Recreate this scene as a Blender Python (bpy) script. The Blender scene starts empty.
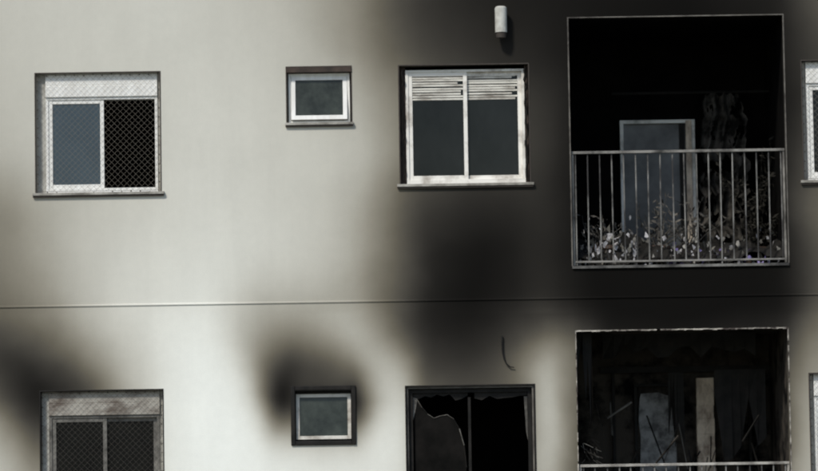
import bpy, bmesh, math, random
import numpy as np
from mathutils import Vector, Matrix, noise
random.seed(7)
S = bpy.context.scene
ZC = 9.5
# ------------------------------------------------------------ camera
LENS = 145.2
cam_d = bpy.data.cameras.new("Camera"); cam = bpy.data.objects.new("Camera", cam_d)
S.collection.objects.link(cam); S.camera = cam
C = Vector((0.0, -30.0, ZC-2.2))
q = (Vector((0,0,ZC))-C).to_track_quat('-Z','Y')
RM = q.to_matrix() @ Matrix.Rotation(math.radians(-0.9),3,'Z')
cam.matrix_world = Matrix.Translation(C) @ RM.to_4x4()
cam_d.lens = LENS; cam_d.sensor_width = 36; cam_d.clip_end = 2000; cam_d.clip_start=0.5
cam_d.dof.use_dof=True; cam_d.dof.focus_distance=25.8; cam_d.dof.aperture_fstop=2.1   # slightly missed focus, as in the soft original
# survey helpers: photograph measurement -> metric position on the facade
def P(px,py,d=0.0):
    k = 36.0/LENS/818.0
    v = RM @ Vector(((px-409)*k,(235.5-py)*k,-1))
    t = (d-C.y)/v.y
    r = C+v*t
    return r.x, r.z
RI = RM.inverted()
def toimg(x,z):
    v = RI @ (Vector((x,0,z))-C)
    k = 36.0/LENS/818.0
    return 409+v.x/-v.z/k, 235.5-v.y/-v.z/k
def R(x0,y0,x1,y1,d=0.0):
    cx,cy=(x0+x1)/2,(y0+y1)/2
    a=P(x0,cy,d)[0]; b=P(x1,cy,d)[0]; c=P(cx,y1,d)[1]; e=P(cx,y0,d)[1]
    return (a,c,b,e)   # X0,Z0,X1,Z1
# ------------------------------------------------------------ materials
def mk(name, col, rough=0.6, dark=None, amt=0.5, scale=6, bump=0.0, bscale=60, metal=0, spec=0.5, stretch=None, lo=0.35, hi=0.65):
    m=bpy.data.materials.new(name); m.use_nodes=True
    n=m.node_tree.nodes; l=m.node_tree.links; b=n["Principled BSDF"]
    b.inputs["Roughness"].default_value=rough; b.inputs["Metallic"].default_value=metal
    b.inputs["Specular IOR Level"].default_value=spec
    tc=n.new("ShaderNodeTexCoord"); mp=n.new("ShaderNodeMapping")
    l.new(tc.outputs["Object"],mp.inputs[0])
    if stretch: mp.inputs["Scale"].default_value=stretch
    nz=n.new("ShaderNodeTexNoise"); nz.inputs["Scale"].default_value=scale; nz.inputs["Detail"].default_value=8; nz.inputs["Roughness"].default_value=0.65
    l.new(mp.outputs[0],nz.inputs["Vector"])
    rp=n.new("ShaderNodeMapRange"); rp.inputs[1].default_value=lo; rp.inputs[2].default_value=hi
    rp.inputs[3].default_value=0; rp.inputs[4].default_value=amt
    l.new(nz.outputs[0],rp.inputs[0])
    mx=n.new("ShaderNodeMix"); mx.data_type='RGBA'
    mx.inputs[6].default_value=(*col,1); dk=dark if dark else tuple(c*0.4 for c in col)
    mx.inputs[7].default_value=(*dk,1)
    l.new(rp.outputs[0],mx.inputs[0]); l.new(mx.outputs[2],b.inputs["Base Color"])
    if bump>0:
        n2=n.new("ShaderNodeTexNoise"); n2.inputs["Scale"].default_value=bscale; n2.inputs["Detail"].default_value=5
        l.new(tc.outputs["Object"],n2.inputs["Vector"])
        bp=n.new("ShaderNodeBump"); bp.inputs["Strength"].default_value=bump; bp.inputs["Distance"].default_value=0.01
        l.new(n2.outputs[0],bp.inputs["Height"]); l.new(bp.outputs[0],b.inputs["Normal"])
    return m

def wall_material():
    m=bpy.data.materials.new("sooty_render"); m.use_nodes=True
    n=m.node_tree.nodes; l=m.node_tree.links; b=n["Principled BSDF"]
    b.inputs["Roughness"].default_value=0.9; b.inputs["Specular IOR Level"].default_value=0.06
    at=n.new("ShaderNodeAttribute"); at.attribute_name="soot"
    tc=n.new("ShaderNodeTexCoord")
    def nz(scale,det,vec=None,st=None):
        x=n.new("ShaderNodeTexNoise"); x.inputs["Scale"].default_value=scale; x.inputs["Detail"].default_value=det
        x.inputs["Roughness"].default_value=0.6
        if st:
            mp=n.new("ShaderNodeMapping"); mp.inputs["Scale"].default_value=st
            l.new(tc.outputs["Object"],mp.inputs[0]); l.new(mp.outputs[0],x.inputs["Vector"])
        else: l.new(tc.outputs["Object"],x.inputs["Vector"])
        return x
    def rng(src,a,bb,c,d):
        r=n.new("ShaderNodeMapRange"); r.inputs[1].default_value=a; r.inputs[2].default_value=bb
        r.inputs[3].default_value=c; r.inputs[4].default_value=d; l.new(src,r.inputs[0]); return r.outputs[0]
    def mul(a,bb):
        x=n.new("ShaderNodeMath"); x.operation='MULTIPLY'; l.new(a,x.inputs[0])
        if isinstance(bb,float): x.inputs[1].default_value=bb
        else: l.new(bb,x.inputs[1])
        return x.outputs[0]
    a=at.outputs["Fac"]
    a=mul(a,rng(nz(1.1,4).outputs[0],0.3,0.7,0.965,1.035))
    a=mul(a,rng(nz(14,8).outputs[0],0.3,0.7,0.98,1.02))
    a=mul(a,rng(nz(1,7,st=(6,1,0.6)).outputs[0],0.35,0.7,1.015,0.975))
    a=mul(a,rng(nz(90,3).outputs[0],0.3,0.7,0.975,1.025))
    cr=n.new("ShaderNodeValToRGB"); l.new(at.outputs["Fac"],cr.inputs[0])
    e=cr.color_ramp.elements
    e[0].position=0.0; e[0].color=(1,0.93,0.82,1)
    e[1].position=1.0; e[1].color=(0.98,1.0,0.93,1)
    x=e.new(0.15); x.color=(1.0,0.905,0.69,1)
    x=e.new(0.5); x.color=(1.0,0.965,0.83,1)
    mx=n.new("ShaderNodeVectorMath"); mx.operation='SCALE'
    l.new(cr.outputs[0],mx.inputs[0]); l.new(mul(a,0.84),mx.inputs[3])
    l.new(mx.outputs[0],b.inputs["Base Color"])
    bp=n.new("ShaderNodeBump"); bp.inputs["Strength"].default_value=0.25; bp.inputs["Distance"].default_value=0.006
    l.new(nz(120,4).outputs[0],bp.inputs["Height"])
    b2=n.new("ShaderNodeBump"); b2.inputs["Strength"].default_value=0.1; b2.inputs["Distance"].default_value=0.03
    l.new(nz(1.6,2).outputs[0],b2.inputs["Height"]); l.new(bp.outputs[0],b2.inputs["Normal"])
    l.new(b2.outputs[0],b.inputs["Normal"])
    return m
M_WALL=wall_material()
M_WHITE=mk("white_aluminium",(0.86,0.86,0.82),0.4,dark=(0.55,0.53,0.48),amt=0.5,scale=5,stretch=(3,1,1))
M_LINER=mk("window_liner",(0.50,0.49,0.44),0.6,dark=(0.22,0.21,0.18),amt=0.8,scale=8)
M_WHITE_S=mk("smoked_aluminium",(0.76,0.74,0.68),0.45,dark=(0.18,0.14,0.10),amt=1.0,scale=4,lo=0.5,hi=0.74)
M_GREY_F=mk("scorched_aluminium",(0.22,0.21,0.185),0.5,dark=(0.03,0.027,0.022),amt=1.0,scale=6)
M_CHARF=mk("charred_frame",(0.016,0.014,0.012),0.7,dark=(0.004,0.004,0.003),amt=1.0,scale=8,spec=0.25)
M_SLAT=mk("shutter_slats",(0.66,0.64,0.57),0.5,dark=(0.15,0.12,0.09),amt=0.9,scale=5,stretch=(1,1,5),lo=0.42,hi=0.68)
M_SLATB=mk("burnt_shutter",(0.36,0.34,0.295),0.6,dark=(0.09,0.065,0.048),amt=1.0,scale=3.5,stretch=(1,1,2),lo=0.42,hi=0.66)
M_GL_BLUE=mk("window_glass_blue",(0.040,0.062,0.080),0.06,dark=(0.022,0.036,0.048),amt=0.8,scale=1.5)
M_GL_GREY=mk("window_glass_grey",(0.014,0.0155,0.015),0.08,dark=(0.005,0.006,0.0055),amt=1.0,scale=2,stretch=(1,1,0.5),spec=0.24)
M_GL_DARK=mk("sooty_glass",(0.008,0.008,0.007),0.25,dark=(0.003,0.003,0.003),amt=1.0,scale=4,spec=0.15)
M_GL_TEAL=mk("window_glass_hazy",(0.050,0.058,0.048),0.15,dark=(0.022,0.026,0.021),amt=1.0,scale=6,spec=0.26)
M_SILL=mk("stone_sill",(0.40,0.385,0.34),0.7,dark=(0.12,0.11,0.09),amt=0.9,scale=7,bump=0.3)
M_SEAL_SHADE=mk("dark_sealant_and_shade",(0.05,0.04,0.032),0.8,amt=0.7,scale=20)
M_BROWN=mk("brown_lintel",(0.055,0.036,0.026),0.8,dark=(0.02,0.014,0.01),amt=1,scale=9)
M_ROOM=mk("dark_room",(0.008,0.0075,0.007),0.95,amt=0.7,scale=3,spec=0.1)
M_CHAR=mk("charred_plaster",(0.006,0.0055,0.005),0.95,dark=(0.002,0.002,0.002),amt=1.0,scale=2.5,bump=0.4,bscale=14,spec=0.05)
M_CHAR2=mk("charred_plaster_brown",(0.060,0.052,0.043),0.95,dark=(0.004,0.004,0.004),amt=1.0,scale=3.4,bump=0.5,bscale=14,spec=0.08,lo=0.44,hi=0.60)
M_NET=mk("safety_net",(0.14,0.125,0.10),0.8,amt=0.3,scale=10)
M_NETD=mk("sooty_net",(0.05,0.044,0.036),0.8,amt=0.5,scale=10)
M_RAIL=mk("railing_steel",(0.22,0.21,0.19),0.5,dark=(0.03,0.027,0.022),amt=1.0,scale=5,lo=0.42,hi=0.66)
M_RAIL_L=mk("railing_steel_pale",(0.42,0.40,0.36),0.5,dark=(0.08,0.07,0.06),amt=1.0,scale=5,lo=0.42,hi=0.66)
M_RAIL_D=mk("railing_bars_sooty",(0.20,0.195,0.18),0.55,dark=(0.02,0.018,0.016),amt=1.0,scale=2.2,lo=0.38,hi=0.56)
M_EDGE=mk("corner_bead",(0.15,0.14,0.12),0.7,dark=(0.03,0.025,0.02),amt=1.0,scale=5,lo=0.35,hi=0.65)
M_EDGE2=mk("broken_plaster_edge",(0.48,0.45,0.39),0.8,dark=(0.04,0.03,0.025),amt=1.0,scale=9,lo=0.36,hi=0.6)
M_LAMP=mk("lamp_housing",(0.55,0.55,0.50),0.4,dark=(0.2,0.18,0.15),amt=0.6,scale=12)
M_DOORW=mk("door_frame_paint",(0.80,0.80,0.75),0.6,dark=(0.22,0.21,0.18),amt=1.0,scale=4,lo=0.45,hi=0.72)
M_JAMB=mk("bare_jamb",(0.70,0.60,0.47),0.8,dark=(0.16,0.11,0.08),amt=1.0,scale=5,stretch=(2,1,1),lo=0.42,hi=0.7)
M_DPANE=mk("door_pane",(0.15,0.157,0.155),0.5,dark=(0.04,0.042,0.042),amt=1.0,scale=2.2)
M_PANE=mk("hazy_pane",(0.27,0.275,0.27),0.6,dark=(0.06,0.06,0.06),amt=1.0,scale=9,lo=0.4,hi=0.62)
M_ASH=mk("ash",(0.66,0.65,0.66),0.9,dark=(0.12,0.11,0.11),amt=1.0,scale=30)
M_PURP=mk("violet_plastic",(0.22,0.18,0.40),0.5,amt=0.6,scale=15)
M_TWIG=mk("dry_twig",(0.11,0.10,0.085),0.9,dark=(0.015,0.015,0.013),amt=1.0,scale=9)
M_LEAF=mk("charred_leaf",(0.028,0.026,0.021),0.9,dark=(0.006,0.006,0.005),amt=1.0,scale=20,spec=0.15)
M_POT=mk("clay_pot",(0.08,0.05,0.035),0.8,amt=0.8,scale=10)
M_GROUND=mk("ground_concrete",(0.16,0.155,0.14),0.9,dark=(0.07,0.08,0.045),amt=1.0,scale=0.3,bump=0.3)
M_PAVE=mk("pavement_concrete",(0.30,0.29,0.27),0.9,amt=0.4,scale=2,bump=0.3)
M_ROOF=mk("roof_membrane",(0.2,0.2,0.19),0.9,amt=0.4,scale=2)

# ------------------------------------------------------------ parents
def empty(name):
    e=bpy.data.objects.new(name,None); S.collection.objects.link(e); return e
BLD=empty("apartment_building")

class MB:
    """mesh collector"""
    def __init__(s): s.v=[]; s.f=[]; s.m=[]; s.mats=[]
    def mi(s,m):
        if m not in s.mats: s.mats.append(m)
        return s.mats.index(m)
    def box(s,x0,x1,y0,y1,z0,z1,m):
        if x0>x1:x0,x1=x1,x0
        if y0>y1:y0,y1=y1,y0
        if z0>z1:z0,z1=z1,z0
        b=len(s.v)
        s.v+=[(x0,y0,z0),(x1,y0,z0),(x1,y1,z0),(x0,y1,z0),(x0,y0,z1),(x1,y0,z1),(x1,y1,z1),(x0,y1,z1)]
        i=s.mi(m)
        for f in [(0,3,2,1),(4,5,6,7),(0,1,5,4),(1,2,6,5),(2,3,7,6),(3,0,4,7)]:
            s.f.append(tuple(b+k for k in f)); s.m.append(i)
    def poly(s,pts,m):
        b=len(s.v); s.v+=[tuple(p) for p in pts]; s.f.append(tuple(range(b,b+len(pts)))); s.m.append(s.mi(m))
    def frame(s,r,w,y0,y1,m,wt=None,wb=None):
        x0,z0,x1,z1=r; wt=wt or w; wb=wb or w
        s.box(x0,x0+w,y0,y1,z0,z1,m); s.box(x1-w,x1,y0,y1,z0,z1,m)
        s.box(x0+w,x1-w,y0+0.001,y1-0.001,z1-wt,z1,m); s.box(x0+w,x1-w,y0+0.001,y1-0.001,z0,z0+wb,m)
    def tube(s,a,b,r,m,r2=None,n=5):
        a=Vector(a);b=Vector(b);d=(b-a)
        if d.length<1e-5: return
        r2=r if r2 is None else r2
        qd=d.to_track_quat('Z','Y'); k=len(s.v)
        for c,rr in ((a,r),(b,r2)):
            for i in range(n):
                t=2*math.pi*i/n; s.v.append(tuple(c+qd@Vector((math.cos(t)*rr,math.sin(t)*rr,0))))
        ii=s.mi(m)
        for i in range(n):
            j=(i+1)%n; s.f.append((k+i,k+j,k+n+j,k+n+i)); s.m.append(ii)
        s.f.append(tuple(k+n+i for i in range(n))); s.m.append(ii)
        s.f.append(tuple(k+n-1-i for i in range(n))); s.m.append(ii)
    def make(s,name,parent=None,bevel=0.0):
        me=bpy.data.meshes.new(name); me.from_pydata(s.v,[],s.f); me.update()
        for m in s.mats: me.materials.append(m)
        me.polygons.foreach_set("material_index",s.m)
        o=bpy.data.objects.new(name,me); S.collection.objects.link(o)
        if parent: o.parent=parent
        if bevel:
            bv=o.modifiers.new("b",'BEVEL'); bv.width=bevel; bv.segments=2; bv.limit_method='ANGLE'
        return o

# ------------------------------------------------------------ soot field (smoke stains left by the fire)
cols=[-60,0,40,80,120,165,200,240,280,320,360,400,430,470,510,545,565,600,680,780,800,818,900]
rows=[-60,0,50,100,150,200,250,296,306,330,360,390,420,471,560]
T=[
[182,180,182,184,185,187,184,180,172,158,138, 90,65,50,42,38,34,28,24,40,60,80,120],
[180,178,181,183,184,186,182,177,168,150,122, 74,50,38,32,30,28,26,22,34,58,78,120],
[178,176,180,182,183,185,184,181,173,158,136, 90,66,52,42,35,30,24,20,30,48,62,110],
[172,173,178,180,182,184,187,185,179,172,160,122,88,76,60,50,36,22,20,28,46,66,115],
[160,163,174,178,181,185,189,187,182,178,168,128,92,80,68,54,36,22,20,28,56,80,120],
[140,124,152,172,180,188,192,190,185,180,158,104, 62,46,44,48,34,20,18,26,66,90,130],
[140,118,150,174,186,193,197,195,190,182,156, 86, 38,24,30,42,30,20,18,24,54,82,130],
[130,104,134,168,190,198,203,202,193,180,150, 78, 34,22,32,46,32,20,18,24,52,80,130],
[128,100,126,166,194,204,209,208,200,184,156, 80, 35,25,38,56,38,22,18,24,62,90,140],
[110, 72, 88,140,188,209,216,214,206,200,188,102, 38,32,54,106,76,28,24,40,86,112,155],
[100, 52, 42, 96,175,213,222,220,214,208,202,156,58,46,78,168,118,46,36,56,114,130,170],
[130, 66, 22, 46,150,215,225,223,216,210,206,190,84,66,95,186,124,46,36,66,138,150,180],
[160,140, 52, 80,160,217,226,225,218,212,210,204,95,76,105,192,112,46,36,66,148,160,190],
[185,178,125,120,170,218,226,226,222,216,212,210,112,95,110,184,104,46,36,66,155,165,195],
[190,185,170,170,190,218,226,226,222,215,210,206,130,100,110,150,110,60,50,80,160,170,200]]
T=np.array(T,float)
T[:8]=np.where(T[:8]>150,T[:8]*1.025,T[:8])
GX=np.arange(-60,901,6.0); GY=np.arange(-60,561,6.0)
A=np.array([np.interp(GX,cols,r) for r in T])
A=np.array([np.interp(GY,rows,A[:,i]) for i in range(A.shape[1])]).T
ker=np.array([1,4,6,4,1.])/16
for _ in range(2):
    Ap=np.pad(A,2,mode='edge')
    A=sum(ker[k]*Ap[2:-2,k:k+A.shape[1]] for k in range(5))
    Ap=np.pad(A,2,mode='edge')
    A=sum(ker[k]*Ap[k:k+A.shape[0],2:-2] for k in range(5))
def smp(x,y):
    fx=min(max((x+60)/6,0),A.shape[1]-1.001); fy=min(max((y+60)/6,0),A.shape[0]-1.001)
    i=int(fx);j=int(fy);u=fx-i;w=fy-j
    return (A[j,i]*(1-u)+A[j,i+1]*u)*(1-w)+(A[j+1,i]*(1-u)+A[j+1,i+1]*u)*w
PLUMES=[(318,404,50,40,0.99),(281,396,24,40,0.93),(284,368,34,34,0.70),(326,370,38,32,0.70),(354,402,20,38,0.93),
        (296,344,54,40,0.45),(258,336,30,50,0.22),(300,306,56,44,0.16)]
def soot(x,z):
    px,py=toimg(x,z)
    v=Vector((x*1.1,0.37,z*1.1))
    # wispy displacement of the smoke edge (zero-mean)
    wx=sum(noise.noise(v*f+Vector((3*f,0,f)))/f for f in (1,2,4,8))*9
    wy=sum(noise.noise(v*f+Vector((7,3*f,1)))/f for f in (1,2,4,8))*11
    g=smp(px+wx,py+ (wy if abs(py-301)>12 else wy*0.3))
    L=(g/226.0)**2.2
    for cx,cy,sx,sy,a in PLUMES:
        dx=(px+wx*0.6-cx)/sx; dy=(py+wy*0.4-cy)/sy
        if dy>0: dx*=1+0.3*dy
        L*=1-a*math.exp(-(dx*dx+dy*dy)**1.1)
    return max(L,0.006)

# ------------------------------------------------------------ openings
HF = P(580,17)[1]-P(580,328)[1]      # storey height
oA=R(36,73,160,194); oB=R(287,67,351,124); oC=R(400,65,529,185); oK=R(570,16,786,266)
oD=R(41,391,163,512); oE=R(292,387,355,444); oF=R(407,386,535,506); oL=R(578,329,791,579)
oG=R(803,60,930,181); oH=R(811,373,938,494)
def sh(r,dz): return (r[0],r[1]+dz,r[2],r[3]+dz)
opens=[oA,oB,oC,oK,oD,oE,oF,oL,oG,oH]
extra=[]
for dz,base in ((HF,(oA,oB,oC,oK,oG)),(-HF,(oD,oE,oF,oL,oH))):
    for r,t in zip(base,"ABCKG"): extra.append((t,sh(r,dz)))
opens+= [e[1] for e in extra]
XL,XR=-7.5,9.5; ZT=oK[3]+HF+0.7
def lines(a,b,f0,f1,fine,coarse,edges):
    s=list(np.arange(a,f0,coarse))+list(np.arange(f0,f1,fine))+list(np.arange(f1,b,coarse))+[b]
    s+=edges; s=sorted(s); out=[s[0]]
    es=set(round(e,5) for e in edges)
    for v in s[1:]:
        if v-out[-1]<0.008:
            if round(v,5) in es and round(out[-1],5) not in es: out[-1]=v
            elif round(v,5) in es and v-out[-1]>1e-4: out.append(v)
        else: out.append(v)
    return out
xs=lines(XL,XR,-4.1,4.1,0.035,0.3,[e for o in opens for e in (o[0],o[2])])
zs=lines(0.0,ZT,ZC-2.6,ZC+2.5,0.035,0.3,[e for o in opens for e in (o[1],o[3])])
idx={}; V=[]; F=[]
def vid(i,j):
    k=(i,j)
    if k not in idx: idx[k]=len(V); V.append((xs[i],0.0,zs[j]))
    return idx[k]
for i in range(len(xs)-1):
    xc=(xs[i]+xs[i+1])/2; cand=[o for o in opens if o[0]<xc<o[2]]
    for j in range(len(zs)-1):
        zc=(zs[j]+zs[j+1])/2
        if any(o[1]<zc<o[3] for o in cand): continue
        F.append((vid(i,j),vid(i+1,j),vid(i+1,j+1),vid(i,j+1)))
# reveals
def reveal(o,d):
    x0,z0,x1,z1=o; n=24
    c=[(x0,z0),(x1,z0),(x1,z1),(x0,z1)]
    for k in range(4):
        a=c[k]; b=c[(k+1)%4]; prev=None
        for t in range(n+1):
            x=a[0]+(b[0]-a[0])*t/n; z=a[1]+(b[1]-a[1])*t/n
            V.append((x,0,z)); V.append((x,d,z)); cur=(len(V)-2,len(V)-1)
            if prev: F.append((prev[0],prev[1],cur[1],cur[0]))
            prev=cur
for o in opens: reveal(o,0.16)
# storey joint (drip bead) as part of the wall
jz=P(300,302.5)[1]
def strip(x0,x1,z0,z1,yf):
    n=int((x1-x0)/0.05)+1
    for t in range(n):
        a=x0+(x1-x0)*t/n; b=x0+(x1-x0)*(t+1)/n; k=len(V)
        V.extend([(a,0,z0-0.002),(b,0,z0-0.002),(b,yf,z0),(a,yf,z0),(b,yf,z1),(a,yf,z1),(b,0,z1+0.006),(a,0,z1+0.006)])
        F.extend([(k,k+1,k+2,k+3),(k+3,k+2,k+4,k+5),(k+5,k+4,k+6,k+7)])
for dz in (-HF,0,HF): strip(XL,XR,jz+dz-0.005,jz+dz+0.005,-0.009)
me=bpy.data.meshes.new("facade_wall"); me.from_pydata(V,[],F); me.update()
at=me.attributes.new("soot",'FLOAT','POINT')
vals=[]
for (x,y,z) in V:
    s=soot(x,z)
    if y>0.01: s*=0.75  # inner edge of every reveal is made darker
    vals.append(s)
at.data.foreach_set("value",vals); me.materials.append(M_WALL)
ow=bpy.data.objects.new("facade_wall",me); S.collection.objects.link(ow); ow.parent=BLD
# rest of the shell
m=MB()
m.box(XL,XL+0.2,0.003,11,0,ZT-0.003,M_ROOF); m.box(XR-0.2,XR,0.003,11,0,ZT-0.003,M_ROOF)
m.box(XL+0.2,XR-0.2,10.8,11,0,ZT-0.003,M_ROOF)
m.box(XL+0.2,XR-0.2,0.2,10.8,ZT-0.5,ZT-0.3,M_ROOF)
m.box(XL-0.05,XR+0.05,-0.06,0.2,ZT,ZT+0.08,M_SILL)
m.make("roof_and_side_walls",BLD)

# ------------------------------------------------------------ components
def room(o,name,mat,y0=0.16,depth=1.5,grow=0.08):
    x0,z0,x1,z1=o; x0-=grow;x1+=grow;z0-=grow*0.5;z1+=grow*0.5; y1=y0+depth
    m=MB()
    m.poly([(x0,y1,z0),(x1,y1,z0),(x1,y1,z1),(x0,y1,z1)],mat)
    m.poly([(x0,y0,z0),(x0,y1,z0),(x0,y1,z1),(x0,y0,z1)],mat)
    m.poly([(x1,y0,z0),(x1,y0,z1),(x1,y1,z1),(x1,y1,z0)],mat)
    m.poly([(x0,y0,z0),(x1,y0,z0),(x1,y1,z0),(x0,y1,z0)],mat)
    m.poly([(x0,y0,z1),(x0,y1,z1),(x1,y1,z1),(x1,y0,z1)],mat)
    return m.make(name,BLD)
def net(m,r,y,sp=0.055,rad=0.0011,mat=None):
    x0,z0,x1,z1=r; w=x1-x0;h=z1-z0; mat=mat or M_NET
    c=-h
    while c<w:
        t0=max(0,-c); t1=min(h,w-c)
        if t1>t0+0.01:
            m.tube((x0+c+t0,y,z0+t0),(x0+c+t1,y,z0+t1),rad,mat,n=3)
            m.tube((x0+c+t0,y-0.003,z1-t0),(x0+c+t1,y-0.003,z1-t1),rad,mat,n=3)
        c+=sp
    for a,b in (((x0,z0),(x1,z0)),((x0,z1),(x1,z1)),((x0,z0),(x0,z1)),((x1,z0),(x1,z1))):
        m.tube((a[0],y,a[1]),(b[0],y,b[1]),rad*1.8,mat,n=4)
def hooks(m,r,y,sp=0.085,mat=None,h=0.0055):
    x0,z0,x1,z1=r; mat=mat or M_SEAL_SHADE
    def dot(x,z): 
        j=random.uniform(-0.006,0.006); m.box(x-h,x+h,y-0.010,y,z-h+j,z+h+j,mat)
    x=x0
    while x<=x1: dot(x,z0); dot(x,z1); x+=sp
    z=z0+sp
    while z<z1: dot(x0,z); dot(x1,z); z+=sp
def seal(m,o,w=0.011,mat=None,yo=-0.004):
    x0,z0,x1,z1=o; mat=mat or M_SEAL_SHADE
    m.box(x0-w,x0,yo,0.02,z0,z1,mat); m.box(x1,x1+w,yo,0.02,z0,z1,mat)
    m.box(x0-w,x1+w,yo-0.001,0.02,z1,z1+w,mat)
def sill(m,o,ov=0.035,h=0.024,proj=0.035,mat=None,dark=True):
    x0,z0,x1,z1=o
    m.box(x0-ov,x1+ov,-proj,0.14,z0-h*0.4,z0+h*0.6,mat or M_SILL)
    if dark: m.box(x0-ov+0.004,x1+ov-0.004,-proj+0.010,0.0,z0-h*0.4-0.016,z0-h*0.4-0.0005,M_SEAL_SHADE)  # dark strip standing in for the shadow beneath the sill

def window_sliding(o,name,rf,shut_h,fm,slat,glL,glR,openR,netm=True,blinds=0.0,sealm=None,liner=None,fw=0.036,netmat=None):
    """two-leaf sliding window with shutter box"""
    m=MB(); seal(m,o,mat=sealm); sill(m,o)
    x0,z0,x1,z1=o; fx0,fz0,fx1,fz1=rf
    yb=0.07; liner=liner or M_LINER
    m.box(x0,fx0-0.001,yb,0.15,z0+0.017,z1,liner); m.box(fx1+0.001,x1,yb,0.15,z0+0.017,z1,liner)
    if shut_h>0:
        n=2
        hh=(z1-fz1)/n
        for k in range(n):
            m.box(fx0,fx1,0.045+0.004*(k%2),0.15,fz1+hh*k+0.002,fz1+hh*(k+1)-0.0015,slat)
        m.box(fx0,fx1,0.051,0.14,fz1-0.001,z1-0.001,slat)
    m.frame((fx0,fz0,fx1,fz1-0.002),0.026,0.06,0.14,fm,wt=0.022,wb=0.04)
    mid=(fx0+fx1)/2; ix0,ix1,iz0,iz1=fx0+0.026,fx1-0.026,fz0+0.04,fz1-0.022
    L=(ix0,iz0,mid+0.02,iz1-0.002); m.frame(L,fw,0.07,0.092,fm)
    m.box(L[0]+fw,L[2]-fw,0.080,0.085,L[1]+fw,L[3]-fw,glL)
    if not openR:
        Q=(mid-0.02,iz0,ix1,iz1-0.002); m.frame(Q,fw,0.098,0.12,fm)
        m.box(Q[0]+fw,Q[2]-fw,0.108,0.113,Q[1]+fw,Q[3]-fw,glR)
    if blinds>0:
        zz=iz1-0.03
        while zz>iz1-blinds:
            for a,b in ((L[0]+fw+.001,L[2]-fw-.001),(mid+0.02,ix1-fw-.001)):
                j=random.uniform(-0.004,0.004); yv=0.0745 if a<mid else 0.1015
                m.box(a,b-random.choice((0,0,0,0.02,0.05)),yv,yv+0.004,zz-0.010+j,zz+0.007+j,slat)
            zz-=0.024
    ob=m.make(name,BLD,bevel=0.0025)
    if netm:
        n=MB(); r=(x0+0.012,z0+0.03,x1-0.012,z1-0.012)
        net(n,r,0.012,mat=netmat); hooks(n,(x0+0.012,z0+0.02,x1-0.012,z1-0.012),0.03)
        n.make("safety_net",BLD)
    return ob

# window A : intact, net, right leaf open
rfA=R(46,97,158,192,0.07)
window_sliding(oA,"sliding_window",(rfA[0],oA[1]+0.02,oA[2]-0.025,rfA[3]),1,M_WHITE,M_WHITE,M_GL_BLUE,M_GL_GREY,True)
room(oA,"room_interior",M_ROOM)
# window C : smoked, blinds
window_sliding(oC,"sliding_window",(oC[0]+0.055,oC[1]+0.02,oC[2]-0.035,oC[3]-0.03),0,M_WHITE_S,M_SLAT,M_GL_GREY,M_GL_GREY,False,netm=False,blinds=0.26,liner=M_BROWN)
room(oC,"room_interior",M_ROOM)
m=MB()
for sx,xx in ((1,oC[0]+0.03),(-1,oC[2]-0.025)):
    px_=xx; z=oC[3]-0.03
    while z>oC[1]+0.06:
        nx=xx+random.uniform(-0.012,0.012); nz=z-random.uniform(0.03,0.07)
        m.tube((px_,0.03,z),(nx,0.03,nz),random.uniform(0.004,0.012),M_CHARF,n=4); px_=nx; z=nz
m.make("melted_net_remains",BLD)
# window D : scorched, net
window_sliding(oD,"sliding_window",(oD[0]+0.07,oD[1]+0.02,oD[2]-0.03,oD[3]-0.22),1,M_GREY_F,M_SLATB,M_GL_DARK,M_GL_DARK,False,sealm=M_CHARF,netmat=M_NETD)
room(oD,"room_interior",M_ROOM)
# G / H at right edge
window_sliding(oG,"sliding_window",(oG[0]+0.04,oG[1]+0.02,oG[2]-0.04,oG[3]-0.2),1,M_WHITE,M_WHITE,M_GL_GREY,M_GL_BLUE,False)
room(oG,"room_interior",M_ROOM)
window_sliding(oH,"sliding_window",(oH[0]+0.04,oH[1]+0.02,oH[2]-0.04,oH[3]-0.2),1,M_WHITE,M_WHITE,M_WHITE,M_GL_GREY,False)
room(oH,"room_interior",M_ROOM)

def small_window(o,name,fm,glass,wfr,tilt,outer,hood,sl=True,ofm=None):
    m=MB(); x0,z0,x1,z1=o
    seal(m,o,w=0.010,mat=outer)
    if sl: sill(m,o,ov=0.02,h=0.022,proj=0.035)
    m.box(x0-0.008,x1+0.008,-0.012,0.1,z1-hood,z1-0.001,M_BROWN if outer is M_SEAL_SHADE else outer)  # dark brown bar across the top of the opening
    o2=(x0+0.012,z0+0.014,x1-0.012,z1-hood-0.004)
    m.frame(o2,0.022,0.05,0.13,ofm or fm)
    ob=m.make(name,BLD,bevel=0.002)
    s=MB(); r=(o2[0]+0.024,o2[1]+0.024,o2[2]-0.024,o2[3]-0.024)
    s.frame(r,wfr,0.06,0.085,fm); s.box(r[0]+wfr,r[2]-wfr,0.07,0.075,r[1]+wfr,r[3]-wfr,glass)
    so=s.make("awning_sash",ob,bevel=0.003)
    piv=Vector((0,0.085,r[3])); so.matrix_local=Matrix.Translation(piv)@Matrix.Rotation(math.radians(-tilt),4,'X')@Matrix.Translation(-piv)
    return ob
small_window(oB,"bathroom_window",M_WHITE,M_GL_TEAL,0.040,7,M_SEAL_SHADE,0.048)
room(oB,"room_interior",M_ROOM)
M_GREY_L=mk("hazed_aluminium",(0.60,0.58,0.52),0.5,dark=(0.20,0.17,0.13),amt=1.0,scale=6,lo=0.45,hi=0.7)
small_window(oE,"bathroom_window",M_GREY_L,M_GL_TEAL,0.032,5,M_CHARF,0.035,sl=False,ofm=M_CHARF)
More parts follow.
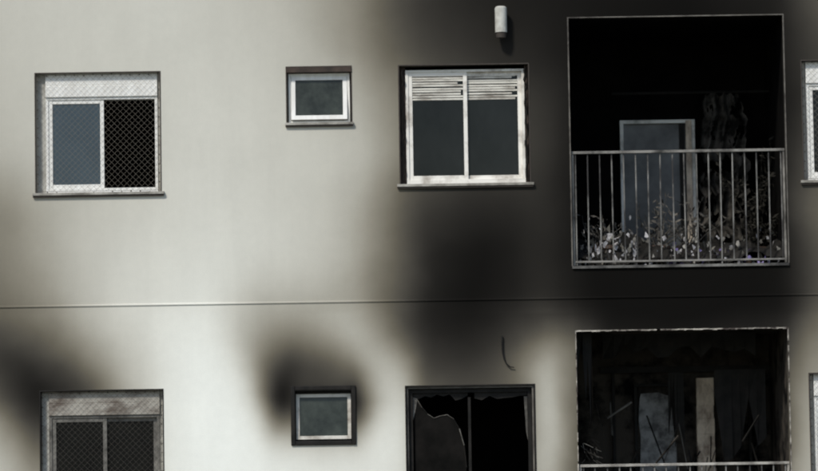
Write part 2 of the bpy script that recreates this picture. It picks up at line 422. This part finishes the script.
m=MB(); m.frame((oE[0]-0.01,oE[1]-0.012,oE[2]+0.01,oE[3]+0.01),0.040,-0.018,0.05,M_CHARF); m.make("charred_surround",BLD,bevel=0.006)
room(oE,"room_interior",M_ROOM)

# window F : burnt out
m=MB(); seal(m,oF,mat=M_CHARF); sill(m,oF,mat=M_GREY_F)
x0,z0,x1,z1=oF
m.frame((x0+0.004,z0+0.02,x1-0.004,z1-0.004),0.014,0.02,0.10,M_EDGE)
m.frame((x0+0.022,z0+0.03,x1-0.022,z1-0.022),0.035,0.06,0.13,M_CHARF)
m.box(x0+0.56,x0+0.585,0.07,0.10,z0+0.05,z1-0.1,M_CHARF)
def ragged(m,x0,x1,ztop,y,dmin,dmax,mat,n=14,th=0.006):
    pts=[]
    for i in range(n+1): pts.append((x0+(x1-x0)*i/n, ztop-random.uniform(dmin,dmax)))
    for i in range(n):
        a,b=pts[i],pts[i+1]
        m.poly([(a[0],y+random.uniform(0,th),a[1]),(b[0],y,b[1]),(b[0],y,ztop),(a[0],y,ztop)],mat)
ragged(m,x0+0.06,x0+0.56,z1-0.05,0.085,0.02,0.10,M_CHARF,n=9)
ragged(m,x0+0.62,x1-0.06,z1-0.05,0.085,0.02,0.08,M_CHARF,n=7)
gl=[(0.07,0.05),(0.50,0.05),(0.54,0.35),(0.52,0.55),(0.48,0.70),(0.43,0.79),(0.37,0.83),(0.31,0.82),(0.25,0.80),(0.19,0.84),(0.14,0.90),(0.10,0.97),(0.07,0.98)]
M_SOOTGL=mk("sooty_broken_glass",(0.010,0.009,0.008),0.6,dark=(0.003,0.003,0.0025),amt=1.0,scale=5,spec=0.06)
m.poly([(x0+a,0.095,z0+b) for a,b in gl],M_SOOTGL)
for k in range(2,len(gl)-1):
    a,b=gl[k],gl[k+1]; m.tube((x0+a[0],0.09,z0+a[1]),(x0+b[0],0.09,z0+b[1]),random.uniform(.002,.006),random.choice([M_EDGE,M_GREY_F,M_CHARF]),n=4)
m.poly([(x1-0.09,0.09,z1-0.1),(x1-0.06,0.09,z1-0.1),(x1-0.06,0.09,z1-0.5),(x1-0.075,0.09,z1-0.42)],M_GREY_F)
m.poly([(x0+0.06,0.088,z1-0.06),(x0+0.12,0.088,z1-0.06),(x0+0.10,0.088,z1-0.12),(x0+0.08,0.088,z1-0.22),(x0+0.06,0.088,z1-0.30)],M_GREY_F)
m.make("burnt_out_window",BLD)
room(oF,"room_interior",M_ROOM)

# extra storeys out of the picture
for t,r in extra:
    if t=="B": small_window(r,"bathroom_window",M_WHITE,M_GL_TEAL,0.04,6,M_SEAL_SHADE,0.05)
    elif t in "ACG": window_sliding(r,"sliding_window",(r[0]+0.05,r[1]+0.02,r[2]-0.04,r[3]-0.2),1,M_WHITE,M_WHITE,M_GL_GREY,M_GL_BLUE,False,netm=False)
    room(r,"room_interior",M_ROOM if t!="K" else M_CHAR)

# ------------------------------------------------------------ balconies
def railing(o,ztop,name,nb=17,y=0.05,top=M_RAIL,bars=M_RAIL_D):
    x0,z0,x1,z1=o; m=MB()
    m.box(x0+0.012,x1-0.012,y-0.022,y+0.022,ztop-0.024,ztop,top)
    m.box(x0+0.012,x1-0.012,y-0.014,y+0.014,z0+0.045,z0+0.062,top)
    for i in range(nb+1):
        x=x0+0.05+(x1-x0-0.10)*i/nb+random.uniform(-.004,.004); dx=random.uniform(-.004,.004)
        k=len(m.v)
        m.box(x-0.0062,x+0.0062,y-0.006,y+0.006,z0+0.062 if i%6 else z0+0.02,ztop-0.024,bars)
        for j in range(k,k+4): a=m.v[j]; m.v[j]=(a[0]+dx,a[1],a[2])
    for x in (x0+0.022,x1-0.022): m.box(x-0.010,x+0.010,y-0.015,y+0.015,z0+0.02,ztop-0.0245,top)
    return m.make(name,BLD,bevel=0.0015)
zt=P(675,150,0.05)[1]; railing(oK,zt,"balcony_railing")
zt2=P(690,463,0.05)[1]; railing(oL,zt2,"balcony_railing",top=M_RAIL_L)
for t,r in extra:
    if t=="K": railing(r,r[1]+1.05,"balcony_railing")
for o,mt in ((oK,M_CHAR),(oL,M_CHAR2)):
    room(o,"balcony_interior",mt,depth=1.5,grow=0.0)
m=MB()
for o,mt,rg in ((oK,M_EDGE,False),(oL,M_EDGE2,True)):
    x0,z0,x1,z1=o
    w=0.012
    m.box(x0-0.001,x1+0.001,-0.02,0.14,z0-0.010,z0+0.014,M_SILL if rg else M_RAIL_D)
    if not rg:
        m.box(x0-w*0.5,x0+w*0.5,-0.006,0.02,z0+0.014,z1,mt); m.box(x1-w*0.5,x1+w*0.5,-0.006,0.02,z0+0.014,z1,mt)
        m.box(x0-w*0.5,x1+w*0.5,-0.007,0.02,z1-0.004,z1+0.006,mt)
    else:
        def run(ax,a,b,fix,pr,lo=0.002,hi=0.014):
            t=a
            while t<b:
                s=random.uniform(0.015,0.07); e=min(t+s,b); ww=random.uniform(lo,hi)
                if random.random()<pr:
                    if ax=='x': m.box(t,e,-0.004,0.01,fix-ww,fix+random.uniform(0.001,0.004),mt)
                    else: m.box(fix-ww*0.6,fix+ww*0.6,-0.004,0.01,t,e,mt)
                t=e
        run('x',x0,x1,z1,0.93,0.006,0.014); run('z',z0+0.02,z1,x0,0.85,0.004,0.010); run('z',z0+0.02,z1,x1,0.9,0.005,0.011)
m.make("opening_edge_trim",BLD)

YB=0.16+1.5
r=R(621,120,696,262,YB-0.05); z0=oK[1]
m=MB()
m.frame((r[0],z0+0.01,r[2],r[3]),0.034,YB-0.07,YB-0.005,M_DOORW)
m.box(r[0]+0.034,r[2]-0.034,YB-0.03,YB-0.02,z0+0.06,r[3]-0.034,M_DPANE)
m.box(r[2]-0.15,r[2]-0.10,YB-0.06,YB-0.031,z0+0.06,r[3]-0.035,M_CHARF)
m.box(r[2]-0.09,r[2]-0.035,YB-0.09,YB-0.072,z0+0.06,r[3]-0.01,M_JAMB)
m.make("balcony_door",BLD,bevel=0.003)
z0=oL[1]; m=MB()
r=R(641,393,678,579,YB-0.05)
# what is left of the glazed leaf: a hazy sheet with broken edges
zz=r[3]-z0
pts=[(r[0],YB-0.025,z0+0.02),(r[2],YB-0.025,z0+0.02)]
for k in range(14): pts.append((r[2]+random.uniform(-.016,.006),YB-0.025,z0+0.10+(zz-0.14)*k/13))
pts+=[(r[2]-0.03,YB-0.025,r[3]-0.01),(r[2]-0.09,YB-0.025,r[3]-0.025),(r[2]-0.17,YB-0.025,r[3]+0.005),(r[0]+0.02,YB-0.025,r[3]-0.005)]
for k in range(13,-1,-1): pts.append((r[0]+random.uniform(-.006,.012),YB-0.025,z0+0.10+(zz-0.14)*k/13))
m.poly(pts,M_PANE)
m.box(r[0]-0.05,r[0]-0.02,YB-0.06,YB-0.004,z0+0.01,r[3]+0.06,M_CHARF)
m.box(r[0]-0.05,r[2]+0.10,YB-0.061,YB-0.005,r[3]+0.061,r[3]+0.09,M_CHARF)
r=R(698,378,716,579,YB-0.1)
xx0,xx1=r[0],r[2]; z=r[3]
while z>z0+0.02:
    h=random.uniform(0.05,0.16); a=random.uniform(-0.003,0.006); b=random.uniform(-0.012,0.004)
    m.box(xx0+a,xx1+b,YB-0.12,YB-0.004,max(z-h,z0+0.01),z,M_JAMB); z-=h
m.make("balcony_door",BLD,bevel=0.003)
m=MB()
for px in (612,748,770):
    a=P(px,380,YB-0.08)[0]; m.box(a,a+0.025,YB-0.08,YB-0.02,z0+0.02,P(px,366,YB)[1],M_CHARF)
a=R(600,366,785,372,YB-0.08); m.box(a[0],a[2],YB-0.085,YB-0.02,a[1],a[3],M_CHARF)
m.make("burnt_door_track",BLD)

# remains of the ceiling lining and a melted net at the left jamb, lower balcony
m=MB()
x0,z0,x1,z1=oL
ragged(m,x0+0.3,x1-0.2,z1,0.95,0.10,0.24,M_CHARF,n=14,th=0.05)
ragged(m,x0+0.01,x0+0.16,z1,0.25,0.15,0.9,M_CHARF,n=7,th=0.05)
ragged(m,x0+0.93,x0+1.08,P(700,372,1.3)[1],1.3,0.2,0.75,M_CHARF,n=5,th=0.05)
ragged(m,x1-0.58,x1-0.10,P(700,370,1.1)[1],1.1,0.2,0.9,M_CHARF,n=6,th=0.05)
# fallen laths and scraps leaning across the room
for i in range(26):
    xx=random.uniform(x0+0.1,x1-0.1); yy=random.uniform(0.5,1.5); za=z0+random.uniform(0.6,1.7)
    a=Vector((xx,yy,za)); b=a+Vector((random.uniform(-.25,.25),random.uniform(-.1,.1),random.uniform(-.6,-.1)))
    m.tube(a,b,random.uniform(.003,.011),random.choice([M_CHARF,M_CHARF,M_CHAR2,M_GREY_F]),n=4)
for i in range(30):
    a=Vector((x0+0.03+random.random()*0.16,0.10+random.random()*0.1,zt2+0.0+random.random()*0.25))
    b=a+Vector((random.uniform(-.03,.10),0.02,random.uniform(-.10,-.01))); m.tube(a,b,0.0025,random.choice([M_EDGE,M_GREY_F,M_CHARF]),n=4)
m.make("burnt_ceiling_lining",BLD)

# ------------------------------------------------------------ things on the balcony
def shards(m,o,n,zmax,mats,y0=0.12,y1=0.9,smin=0.01,smax=0.045,xa=0.0,xb=1.0,tall=1.0):
    for i in range(n):
        x=o[0]+0.04+(o[2]-o[0]-0.08)*random.uniform(xa,xb); y=random.uniform(y0,y1)
        z=o[1]+0.02+abs(random.gauss(0,0.45))*zmax; s=random.uniform(smin,smax)
        k=random.randint(3,6); rot=Matrix.Rotation(random.uniform(0,6.28),3,Vector((random.random()-.5,random.random()-.5,random.random()-.5)).normalized())
        pts=[]
        for j in range(k):
            t=2*math.pi*j/k; rr=s*random.uniform(0.4,1)
            w=rot@Vector((math.cos(t)*rr,0,math.sin(t)*rr)); w.z*=tall
            pts.append(Vector((x,y,z))+w)
        m.poly(pts,random.choice(mats))
m=MB()
nx,ny=60,10; g=[]
for i in range(nx+1):
    for j in range(ny+1):
        x=oK[0]+0.03+(oK[2]-oK[0]-0.06)*i/nx; y=0.12+0.7*j/ny
        h=0.12+0.13*noise.fractal(Vector((x*3,y*3,4)),0.8,2.1,5)+0.10*math.sin(math.pi*j/ny)
        g.append((x,y,oK[1]+0.005+max(0.01,h*math.sin(math.pi*min(j+1,ny)/(ny+1))**0.5)))
b=len(m.v); m.v+=g; ii=m.mi(M_CHARF)
for i in range(nx):
    for j in range(ny):
        k=b+i*(ny+1)+j; m.f.append((k,k+ny+1,k+ny+2,k+1)); m.m.append(ii)
shards(m,oK,360,0.32,[M_ASH,M_CHARF,M_GREY_F,M_ASH,M_GREY_F],smax=0.032,y1=0.5,tall=1.6)
shards(m,oK,80,0.14,[M_PURP,M_PURP,M_ASH],y1=0.3,smin=0.012,smax=0.036,xa=0.45,xb=0.95)
shards(m,oK,130,0.40,[M_ASH,M_GREY_F],y1=0.35,smax=0.032,xa=0.02,xb=0.3,tall=2)
m.make("burnt_debris")
def plant(name,x,y,z,h,spread,nb,leafn,lm,tm,pot=True,rad0=0.008):
    m=MB()
    if pot:
        n=14; r0,r1,hh=0.085,0.12,0.2
        for a in range(n):
            t0=2*math.pi*a/n;t1=2*math.pi*(a+1)/n
            def q_(r,t,zz): return (x+math.cos(t)*r,y+math.sin(t)*r,z+zz)
            m.poly([q_(r0,t0,0),q_(r0,t1,0),q_(r1,t1,hh),q_(r1,t0,hh)],M_POT)
            m.poly([q_(r1,t0,hh),q_(r1,t1,hh),q_(r1+.015,t1,hh+.0),q_(r1+.015,t0,hh)],M_POT)
            m.poly([q_(r1+.015,t0,hh-.03),q_(r1+.015,t1,hh-.03),q_(r1+.015,t1,hh),q_(r1+.015,t0,hh)],M_POT)
        m.poly([(x+math.cos(2*math.pi*a/n)*r1,y+math.sin(2*math.pi*a/n)*r1,z+hh-0.02) for a in range(n)],M_CHARF)
    for i in range(nb):
        p=Vector((x+random.uniform(-.04,.04),y+random.uniform(-.04,.04),z+(0.17 if pot else 0)))
        d=Vector((random.uniform(-1,1)*spread,random.uniform(-1,1)*spread*0.6,1)).normalized(); L=h*random.uniform(0.5,1)/6; rad=rad0
        for k in range(6):
            d=(d+Vector((random.uniform(-.35,.35),random.uniform(-.25,.25),random.uniform(-.25,.15)))).normalized()
            e=p+d*L; m.tube(p,e,rad,tm,rad*0.8,n=4); rad*=0.8
            for _ in range(leafn):
                c=p.lerp(e,random.random())+Vector((random.gauss(0,.03),random.gauss(0,.03),random.gauss(0,.03)))
                u=Vector((random.uniform(-1,1),random.uniform(-1,1),random.uniform(-1,1))).normalized()
                w=u.orthogonal().normalized(); s=random.uniform(.02,.045)
                m.poly([c-u*s,c+w*s*.35,c+u*s,c-w*s*.35],lm)
            p=e
    return m.make(name)
fz=oK[1]+0.02
plant("potted_plant",P(655,200,.5)[0],.5,fz,0.58,0.9,12,2,M_TWIG,M_TWIG)
plant("potted_plant",P(605,200,.4)[0],.4,fz,0.42,1.0,8,2,M_TWIG,M_TWIG)
plant("potted_plant",P(690,200,.6)[0],.6,fz,0.60,0.8,10,2,M_TWIG,M_TWIG)
# scorched curtain hanging beside the door, ragged edges and deep folds
m=MB()
M_BUND=mk("scorched_cloth",(0.075,0.069,0.060),0.9,dark=(0.006,0.006,0.005),amt=1.0,scale=6,bump=0.6,bscale=20,lo=0.42,hi=0.58,spec=0.15)
xa=P(703,200,1.3)[0]; xb=P(748,200,1.3)[0]; ztp=P(724,94,1.3)[1]; nu,nv=30,44; b=len(m.v); ii=m.mi(M_BUND)
for j in range(nv+1):
    t=j/nv; z=fz+0.03+(ztp-fz-0.03)*t
    l=xa+0.10*noise.fractal(Vector((0.3,z*3.1,2)),0.8,2,4); r_=xb+0.10*noise.fractal(Vector((5.3,z*2.7,7)),0.8,2,4)
    for i in range(nu+1):
        u=i/nu; m.v.append((l+(r_-l)*u,1.3+0.05*math.sin(u*22+2*noise.noise(Vector((u*3,z*2,0))))+0.03*noise.noise(Vector((u*9,z*8,3))),z+0.05*noise.noise(Vector((u*8,1,j/nv*3)))))
for j in range(nv):
    for i in range(nu):
        c=Vector((i/nu*3.2,j/nv*8,9))
        if noise.fractal(c,0.8,2,4)>0.33: continue     # burnt holes
        k=b+j*(nu+1)+i; m.f.append((k,k+1,k+nu+2,k+nu+1)); m.m.append(ii)
xr0=P(612,92,1.3)[0]; xr1=P(770,92,1.3)[0]
m.tube((xr0,1.3,ztp+0.02),(xr1,1.3,ztp+0.02),0.012,M_CHARF,n=8)
m.make("burnt_curtain")
plant("charred_tall_plant",P(755,200,.9)[0],.9,fz,1.1,0.4,12,7,M_LEAF,M_LEAF)

# wall lamp
m=MB(); x,zb=P(501,39); _,ztp=P(501,8)
m.tube((x,-0.085,zb+0.05),(x,-0.085,ztp-0.01),0.055,M_LAMP,n=20)
m.tube((x,-0.085,ztp-0.01),(x,-0.085,ztp+0.004),0.055,M_LAMP,0.04,n=20)
m.tube((x,-0.085,zb),(x,-0.085,zb+0.05),0.044,M_SEAL_SHADE,0.05,n=20)
m.box(x-0.03,x+0.03,-0.05,-0.0,zb+0.09,ztp-0.05,M_LAMP)
m.make("wall_lamp")
# loose cable stub on the wall
m=MB(); pts=[(502,337),(502,344),(502.5,352),(504,359),(506.5,364),(510,367),(514,367.5)]
pv=None
for i,a in enumerate(pts):
    X,Z=P(*a); c=(X,-0.02,Z)
    if pv: m.tube(pv,c,0.010-0.0008*i,M_CHARF,n=6)
    pv=c
m.tube((P(502,337)[0],0.0,P(502,337)[1]),(P(502,337)[0],-0.022,P(502,337)[1]),0.012,M_CHARF,n=6)
m.make("hanging_cable")

# ------------------------------------------------------------ ground
m=MB(); m.poly([(-600,-600,0),(600,-600,0),(600,600,0),(-600,600,0)],M_GROUND); m.make("ground")
m=MB(); m.box(XL-2,XR+2,-2.2,-0.002,0.0,0.12,M_PAVE); m.make("pavement",bevel=0.01)

# ------------------------------------------------------------ light
W=bpy.data.worlds.new("World"); S.world=W; W.use_nodes=True
nt=W.node_tree; sk=nt.nodes.new("ShaderNodeTexSky"); sk.sky_type='NISHITA'; sk.sun_disc=False
EL,AZ=46,212   # azimuth measured clockwise from +Y
sk.sun_elevation=math.radians(EL); sk.sun_rotation=math.radians(AZ)
bg=nt.nodes["Background"]; bg.inputs[1].default_value=0.13
nt.links.new(sk.outputs[0],bg.inputs[0])
sd=bpy.data.lights.new("sun",'SUN'); sd.energy=3.15; sd.angle=math.radians(8); sd.color=(1,0.955,0.88)
so=bpy.data.objects.new("sun",sd); S.collection.objects.link(so)
d=Vector((math.sin(math.radians(AZ))*math.cos(math.radians(EL)),math.cos(math.radians(AZ))*math.cos(math.radians(EL)),math.sin(math.radians(EL))))
so.rotation_euler=d.to_track_quat('Z','Y').to_euler()
S.view_settings.view_transform='Standard'; S.view_settings.look='None'; S.view_settings.exposure=0
